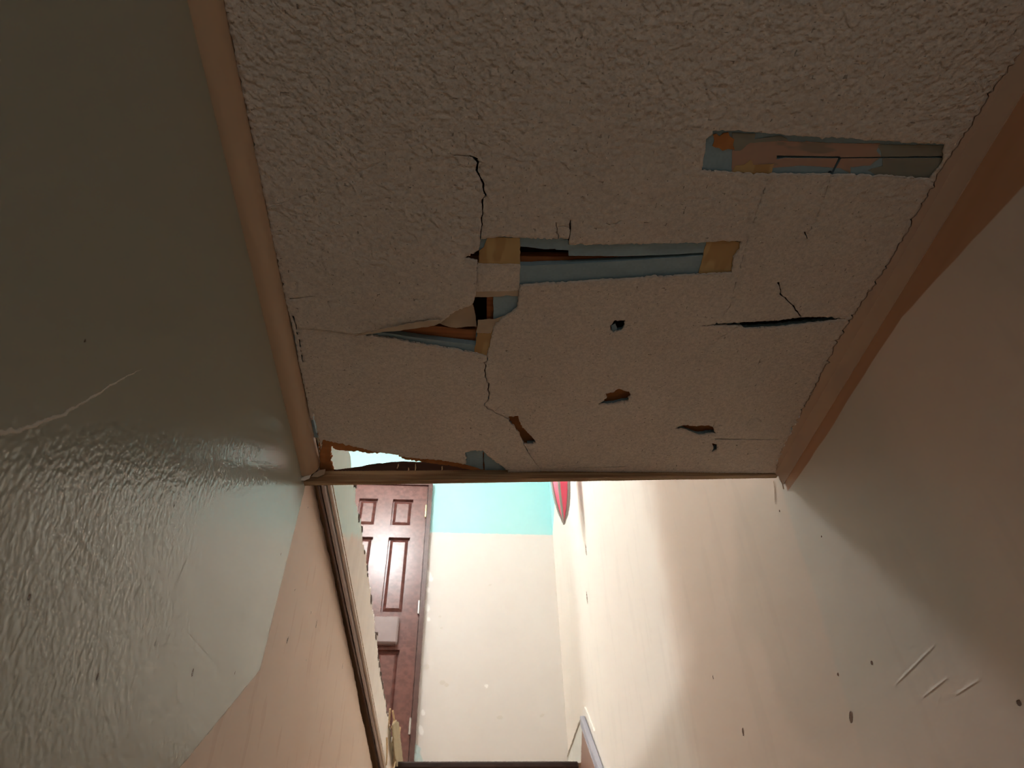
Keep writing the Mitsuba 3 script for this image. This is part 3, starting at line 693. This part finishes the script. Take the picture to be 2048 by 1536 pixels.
# ------------------------------------------------------------------ trim of the ceiling
cove = [(WL - .002, .899)] + [(WL + .0335 * (1 - math.cos(t)) + .0, .899 + .029 * math.sin(t)) for t in np.linspace(.12, 1.5, 9)] + [(-.3055, .932), (WL - .002, .932)]
cove = [(WL - .002, .899), (WL + .003, .8985)] + [(WL + .003 + .0295 * math.sin(t), .8985 + .0305 * (1 - math.cos(t))) for t in np.linspace(.2, 1.5, 9)] + [(-.3075, .938), (WL - .002, .938)]
obj('trim_1', prism_y(cove, EX0 - .3, 1.256, 40, .0012, 4), 'm_cove_left', smooth=35, kind='structure', label='tan painted cove strip between the green wall and the ceiling')
cr = [(WR + .002, .896), (WR - .001, .896), (.7205, .915), (.713, .9285), (.708, .9300), (.708, .9345), (WR + .002, .9345)]
obj('trim_2', prism_y(cr, EX0 - .3, 1.236, 40, .0010, 5), 'm_cove_right', smooth=35, kind='structure', label='tan and rust painted joint between the peach wall and the ceiling')

rb = LineString(redge).buffer(.0020)
fl_ = Polygon(list(redge) + [(.716, EX0), (.716, 1.232)]).buffer(0).difference(rb)
obj('trim_2__ceiling_flange', slab(fl_, 'z', CEIL + .0005, .0045), 'm_cove_right')

# ------------------------------------------------------------------ header strip at the ceiling's far edge
hd = thing('header_strip', 'narrow bare wooden strip along the far edge of the broken ceiling', 'trim')
A0, A1 = np.array([-.336, 1.264, .8895]), np.array([.7205, 1.236, .9240])
dep = np.array([.0, .014, 0])


def bar(a, b, ha, hb, dep, n, seed, amp):
    r = np.random.default_rng(seed)
    rows = []
    for i in range(n + 1):
        p = a + (b - a) * i / n
        h = np.array([0, 0, ha + (hb - ha) * i / n])
        e = r.normal(0, amp, 4)
        rows.append([p + [0, 0, e[0]], p + h + [0, 0, e[1]], p + h + dep + [0, 0, e[2]], p + dep + [0, 0, e[3]]])
    v = np.array(rows).reshape(-1, 3)
    f = []
    for i in range(n):
        for k in range(4):
            p, q = i * 4 + k, i * 4 + (k + 1) % 4
            f += [(p, q, q + 4), (p, q + 4, p + 4)]
    f += [(0, 2, 1), (0, 3, 2), (4 * n, 4 * n + 1, 4 * n + 2), (4 * n, 4 * n + 2, 4 * n + 3)]
    m = trimesh.Trimesh(v, f, process=False)
    if m.volume < 0:
        m.invert()
    return m


obj('header_strip__lower_board', bar(A0, A1, .016, .010, dep, 40, 1, .0003), 'm_header')
obj('header_strip__upper_board', bar(A0 + [.03, .003, .0165], A1 + [-.004, .003, .0105], .0155, .0085, dep, 40, 2, .0003), 'm_header')
# dark ragged board standing behind it
dk = rpoly([(-0.328,0.9217),(-0.3229,0.93),(-0.2459,0.9436),(-0.1811,0.9599),(-0.1367,0.9657),(-0.069,0.9667),(-0.0235,0.9669),(0.0508,0.9667),(0.0521,0.9441),(0.0522,0.9344),(-0.3245,0.9016)], .0008, .006, 81)
obj('header_strip__backing_board', slab(dk.intersection(sbox(-1, .9, 1, 1.1)), 'y', 1.283, .012), 'm_dark_wood', label='dark splintered board behind the strip')
for i, (u, pts) in enumerate((((0), [(-0.1395,0.9585),(-0.1416,0.9445)], ), (0, [(-0.1013,0.9599),(-0.1006,0.9348)]), (0, [(-0.1162,0.9481),(-0.1163,0.9356)]), (0, [(-0.0412,0.9549),(-0.0415,0.9382)]))):
    q = [(x, 1.2818, z) for x, z in pts]
    obj('header_strip__splinter', tube([q[0], ((q[0][0] + q[1][0]) / 2 + .001, 1.2812, (q[0][2] + q[1][2]) / 2), q[1]], [.0006, .0014, .0008], 6), 'm_paper')
# torn shreds at both ends of the strip
tl = rpoly([(-0.3451,0.8932),(-0.3361,0.8961),(-0.3289,0.9029),(-0.3207,0.9046),(-0.323,0.8939),(-0.3315,0.8884),(-0.343,0.888)], .0005, .004, 82)
obj('torn_shred', slab(tl, 'y', 1.256, .0015), 'm_white', label='small white shred at the left end of the wooden strip', category='paper shred')
tl = rpoly([(-0.32,0.9006),(-0.3163,0.91),(-0.3038,0.9185),(-0.2936,0.9215),(-0.2936,0.9081),(-0.3071,0.8997)], .0006, .004, 83)
obj('torn_shred', slab(tl, 'y', 1.259, .0015), 'm_paper', label='curled tan shred tucked above the left end of the wooden strip', category='paper shred')
w = [[(1.236,0.9116),(1.229,0.893),(1.228,0.879)]]
q = [(WR - .004 - .002 * i, y, z) for i, (y, z) in enumerate(w[0])]
obj('torn_shred', tube(q, [.0012, .001, .0016], 6), 'm_paper', label='thin dangling shred at the right end of the wooden strip', category='paper shred')
q = [(WR - .002, y, z) for i, (y, z) in enumerate([(1.268,0.9287),(1.276,0.9097),(1.294,0.8836)])]
obj('torn_shred', tube(q, [.0006, .0005, .0004], 6), 'm_paper', label='hair-thin shred hanging down the peach wall below the strip', category='paper shred')

# crack ridge on the green wall
rp_ = [(0.4102,0.3207),(0.4252,0.3358),(0.4416,0.3523),(0.4536,0.3669),(0.4652,0.3837),(0.4786,0.4008),(0.4898,0.4223),(0.5026,0.4449),(0.5209,0.4784),(0.5382,0.5069),(0.5522,0.5287),(0.563,0.5509)]
q = []
rr = np.random.default_rng(5)
for i in range(len(rp_) - 1):
    for k in range(4):
        t = k / 4
        q.append((WL - .0006, rp_[i][0] * (1 - t) + rp_[i + 1][0] * t + rr.normal(0, .0006), rp_[i][1] * (1 - t) + rp_[i + 1][1] * t + rr.normal(0, .0006)))
obj('wall_left__crack_ridge', tube(q, np.interp(np.arange(len(q)), [0, 20, len(q) - 1], [.0021, .0017, .0004]) * rr.uniform(.75, 1.25, len(q)), 8), 'm_crackline', smooth=True, label='pale raised crack curving across the green wall')

# ------------------------------------------------------------------ edge of the upper floor over the left wall
fz = ragged([(1.427,1.129),(1.474,1.143),(1.532,1.162),(1.61,1.16),(1.648,1.145),(1.741,1.149),(1.844,1.163),(1.917,1.164),(1.994,1.166),(2.15,1.163),(2.322,1.159),(2.498,1.148),(2.691,1.136),(2.905,1.123),(3.19,1.124),(3.465,1.13),(3.874,1.142),(4.515,1.18)], .009, .014, 91, False)
fz = [(y, z + .006 * math.sin(y * 31) + .004 * math.sin(y * 83)) for y, z in fz if y < 4.1]
fas = Polygon([(1.15, .952)] + [(1.15, 1.15), (1.40, 1.155)] + [p for p in fz if p[0] > 1.42] + [(fz[-1][0], .952)]).buffer(0)
obj('wall_stairwell', slab(fas, 'x', FAS, -.012, .03), 'm_fascia', smooth=30, kind='structure', label='strip of wall at the upper floor edge, mint then off-white, its top edge torn')
fc = np.array([p for p in fz if 1.45 < p[0]])
r = np.random.default_rng(12)
for i in range(44):                        # dark broken bits along the torn edge
    j = r.integers(0, len(fc))
    y, z = fc[j]
    s = r.uniform(.006, .017)
    pts = [(y + s * 1.5 * math.cos(a) * r.uniform(.5, 1.2), z - .002 + s * .8 * math.sin(a) * r.uniform(.5, 1.2)) for a in np.linspace(0, 6.28, 8)[:-1]]
    obj('wall_stairwell__broken_edge', slab(Polygon(pts).buffer(0), 'x', FAS + .0025, -.012), 'm_chip')
obj('wall_stairwell__core', slab(Polygon([(1.10, .955)] + [(1.10, 1.135)] + [(p[0], p[1] - .006) for p in fz if p[0] > 1.42] + [(fz[-1][0], .955)]).buffer(0), 'x', FAS - .0125, -.012), 'm_torn')
# mouldings below it
mo = thing('stairwell_moulding', 'dark glossy wooden moulding with rounded beads under the upper floor edge', 'moulding')
YM0, YM1 = 1.275, 4.10


def bead(xc, zc, rx, rz, n=14):
    return [(xc + rx * math.cos(a), zc + rz * math.sin(a)) for a in np.linspace(0, 2 * np.pi, n, endpoint=False)]


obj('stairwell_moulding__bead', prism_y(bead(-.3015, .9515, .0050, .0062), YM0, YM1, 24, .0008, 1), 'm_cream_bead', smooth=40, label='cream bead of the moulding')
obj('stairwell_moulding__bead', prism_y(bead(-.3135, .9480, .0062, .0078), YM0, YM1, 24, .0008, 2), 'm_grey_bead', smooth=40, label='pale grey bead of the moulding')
obj('stairwell_moulding__flat_strip', prism_y([(-.3285, .948), (-.3225, .947), (-.3225, .962), (-.3285, .962)], YM0, YM1, 24, .0008, 3), 'm_moulding')
obj('stairwell_moulding__backing', prism_y([(-.345, .962), (-.2965, .9565), (-.2965, .9625), (-.345, .970)], YM0, YM1, 8), 'm_joist')
obj('wall_stairwell__joist', bx(-.40, -.325, 1.10, 4.1, .975, HALL - .047), 'm_joist')

# ------------------------------------------------------------------ stairs
st = thing('staircase', 'steep wooden stairs climbing to the upper hall', 'stairs')
nst = 14
rise, run = (HALL - FLOOR) / nst, .182
for i in range(nst):
    zt = HALL - i * rise
    yt = 4.12 - i * run
    if i:
        obj('staircase__tread', rbx(FAS + .006 if i < 3 else WL + .004, WR - .03, yt - .03, yt + run + .015, zt - .03, zt, .006), 'm_tread')
    obj('staircase__riser', bx(FAS + .006 if i < 3 else WL + .004, WR - .03, yt, yt + .02, zt - rise, zt - .03), 'm_tread')
nose = prism_y([(0, 0), (0.001, 0.001)], 0, 1) if False else None
ns = ragged([(WL + .001, 0), (WR - .002, 0)], .0012, .03, 5, False)
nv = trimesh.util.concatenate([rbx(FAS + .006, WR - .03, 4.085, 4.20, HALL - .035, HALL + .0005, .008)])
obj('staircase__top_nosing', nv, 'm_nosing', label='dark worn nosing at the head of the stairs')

# skirting along the right wall: sloping with the stairs, then a pale wedge of plaster up to the corner
sk = thing('stair_skirting', 'brown skirting with a grey moulding sloping up the peach wall to a point', 'skirting')
e = [(3.918,1.276),(3.552,0.9261),(3.317,0.7048)]
e0, e1 = np.array(e[0]), np.array(e[1])
dd = (e1 - e0) / np.linalg.norm(e1 - e0)
nn = np.array([-dd[1], dd[0]])
if nn[1] > 0:
    nn = -nn


def along(s0, s1, o0, o1):
    return Polygon([tuple(e0 + dd * s0 + nn * o0), tuple(e0 + dd * s1 + nn * o0), tuple(e0 + dd * s1 + nn * o1), tuple(e0 + dd * s0 + nn * o1)])


LEN = 3.3
obj('stair_skirting__board', slab(along(.02, LEN, .045, .30), 'x', WR - .006, -.014), 'm_brown_paint')
for j, (a, b, t) in enumerate(((.030, .047, .022), (.014, .032, .017), (.0, .016, .024))):
    obj('stair_skirting__moulding', slab(along(.0, LEN, a, b), 'x', WR - .006, -t), 'm_grey_moulding')
tip = slab(rpoly([(3.894,1.315),(3.824,1.26),(3.753,1.188),(3.694,1.132),(3.785,1.189),(3.863,1.253),(3.932,1.283),(4.016,1.295),(4.16,1.309),(4.027,1.306)], .002, .02, 3), 'x', WR, -.008)
obj('wall_right__filler', tip, 'm_white', label='bright white filler at the point of the stair skirting')
wd = slab(rpoly([(4.002,1.288),(3.927,1.233),(3.852,1.136),(3.783,1.041),(3.78,0.9971),(4.816,1.271),(4.538,1.269),(4.275,1.282)], .002, .02, 4).intersection(sbox(0, 0, WF - .005, 3)), 'x', WR, -.006, .03)
obj('wall_right__bare_plaster', wd, 'm_pale_plaster', smooth=30, label='pale grey wedge of bare plaster between the skirting\'s point and the far corner')
q = [(WR - .006, min(y, WF - .01), z) for y, z in [(4.035,1.293),(4.212,1.288),(4.362,1.276),(4.538,1.269),(4.654,1.264)]]
obj('wall_right__plaster_edge', tube(q, .006, 6), 'm_edge', label='broken grey edge of the bare plaster')

# ------------------------------------------------------------------ door in the far wall
thing('door_1', 'dark brown six-panel door with a wooden frame in the far wall', kind='structure')
DX0, DX1, DZ0, DZ1, DY = -.875, -.245, HALL + .01, 3.205, WF
leaf = sbox(DX0, DZ0, DX1, DZ1)
cols = ((-.765, -.622), (-.508, -.352))
rowsz = ((2.846, 3.078), (2.16, 2.742), (1.25, 1.90))
pan = [sbox(a, c, b, d_) for a, b in cols for c, d_ in rowsz]
obj('door_1__leaf', slab(leaf.difference(unary_union(pan)), 'y', DY - .038, .03), 'm_door')
for i, p in enumerate(pan):
    x0, z0, x1, z1 = p.bounds
    inner = p.buffer(-.028, join_style=2)
    m = [slab(p, 'y', DY - .012, .008)]
    a0, a1 = inner.bounds[:2], inner.bounds[2:]
    # raised field with sloping sides
    v = []
    for (gx0, gz0, gx1, gz1), yy in (((x0 + .012, z0 + .012, x1 - .012, z1 - .012), DY - .012), ((x0 + .034, z0 + .034, x1 - .034, z1 - .034), DY - .026)):
        v += [(gx0, yy, gz0), (gx1, yy, gz0), (gx1, yy, gz1), (gx0, yy, gz1)]
    f = [(4, 5, 6), (4, 6, 7)] + [t for k in range(4) for t in ((k, (k + 1) % 4, 4 + (k + 1) % 4), (k, 4 + (k + 1) % 4, 4 + k))]
    m.append(trimesh.Trimesh(v, f, process=False))
    obj('door_1__panel', cat(m), 'm_door')
obj('door_1__frame', slab(sbox(DX0 - .035, HALL, DX1 + .035, DZ1 + .045).difference(sbox(DX0 - .004, HALL - .1, DX1 + .004, DZ1 + .004)), 'y', DY - .052, .052), 'm_door_frame')
for z0, z1, m in ((2.915, 3.02, 'm_brass'), (2.145, 2.24, 'm_steel'), (1.375, 1.47, 'm_steel')):
    kx = trimesh.creation.cylinder(.0065, z1 - z0, sections=12)
    kx.apply_translation([DX1 - .004, DY - .05, (z0 + z1) / 2])
    obj('door_1__hinge', kx, m, smooth=30)
obj('door_1__lock_box', rbx(-.545, -.372, DY - .085, DY - .035, 1.925, 2.112, .01), 'm_box', label='flat grey-mauve box fixed to the door')

# ------------------------------------------------------------------ loose bits
sp = []
spl = [[(4.045,1.222),(4.175,1.218),(4.09,1.144),(3.957,1.048),(3.913,0.9682)], [(3.584,1.188),(3.756,1.201),(3.706,1.15),(3.99,1.221),(4.152,1.229)], [(3.461,1.156),(3.547,1.134),(3.559,1.104)], [(4.607,1.269),(4.207,1.144),(3.89,1.03),(3.82,0.9673)], [(3.941,1.162),(4.258,1.178),(4.56,1.191)], [(3.501,1.043),(3.511,0.9925),(3.535,0.9361)]]
nm = ['thick curved tan splinter', 'short forked tan splinter', 'thin grey-tan splinter', 'thin bent splinter pointing right', 'long pale splinter', 'short dull splinter']
for i, px in enumerate(spl):
    o = (.012, .010, .006, .022, .016, .008)[i]
    q = [(FAS + o + .004 * math.sin(k * 1.7 + i), min(y, 4.08), z) for k, (y, z) in enumerate(px)]
    q = [p for k, p in enumerate(q) if k == 0 or np.linalg.norm(np.subtract(p, q[k - 1])) > 1e-4]
    obj('splinter', tube(q, np.linspace(.007 if i in (0, 4) else .0045, .003, len(q)), 7), 'm_splinter', smooth=40,
        label=nm[i] + ' at the far end of the torn wall strip', category='splinter')
pl = slab(rpoly([(3.518,1.103),(3.725,1.191),(3.906,1.234),(4.575,1.217),(4.035,1.061),(3.741,1.057)], .004, .02, 210), 'x', FAS + .026, -.006)
obj('splinter', pl, 'm_lath_end', label='flat olive-tan lath end behind the curved splinters at the torn wall strip', category='splinter')
# pale crumpled scrap at the foot of the door frame
scr = thing('wall_scrap', 'pale blue-green crumpled scrap at the foot of the door frame', 'scrap')
for i, px in enumerate(([(-0.225,1.342),(-0.1996,1.325),(-0.174,1.303),(-0.1837,1.27),(-0.2148,1.286),(-0.2345,1.308)], [(-0.2268,1.286),(-0.1837,1.27),(-0.1917,1.215),(-0.2332,1.215)], [(-0.1785,1.281),(-0.1502,1.215),(-0.1917,1.215)])):
    P = rpoly(px, .004, .02, 200 + i)
    m = slab(P, 'y', WF - .03 - .008 * i, .006, .02, lambda v: np.column_stack([v[:, 0], v[:, 1], v[:, 2] + .02 * (meshkit.fbm(v * 25, 2, 4) - .5)]))
    obj('wall_scrap__fold', m, 'm_scrap', smooth=30)
# red pointed ornament hanging beside the far corner
on_ = thing('hanging_ornament', 'red pointed ornament with grey ribs hanging near the far corner above the peach wall', 'ornament')
TIPX, TIPY, TIPZ = 0.603, 3.4, 2.148
tall, wide = .85, .118


def leafw(t):
    return wide * (math.sin(math.pi * min(t, 1.0) ** 0.80)) * .5 + .002


ts = np.linspace(0.0, 1.0, 25)
angs = np.radians([200, 250, 318, 20, 110])
rib, fac = [], [[] for _ in angs]
P = np.array([[[TIPX + leafw(t) * math.cos(a) * (1 if t < 1 else 1), TIPY + leafw(t) * math.sin(a), TIPZ + t * tall] for a in angs] for t in ts])
for j in range(len(angs)):
    a, b = P[:, j], P[:, (j + 1) % len(angs)]
    c = (a + b) / 2 * .999 + np.array([TIPX, TIPY, 0]) * .001
    c[:, 2] = a[:, 2]
    v = np.vstack([a, b])
    n = len(ts)
    f = []
    for i in range(n - 1):
        f += [(i, n + i, n + i + 1), (i, n + i + 1, i + 1)]
    obj('hanging_ornament__red_facet', trimesh.Trimesh(v, f, process=False), 'm_red')
    obj('hanging_ornament__rib', tube(a[::2], np.interp(ts[::2], [0, .1, .9, 1], [.004, .008, .008, .004]), 8), 'm_grey_rib', smooth=40)
obj('hanging_ornament__cord', tube([(TIPX, TIPY, TIPZ + tall - .01), (TIPX, TIPY, TOP)], .003, 6), 'm_grey_rib')
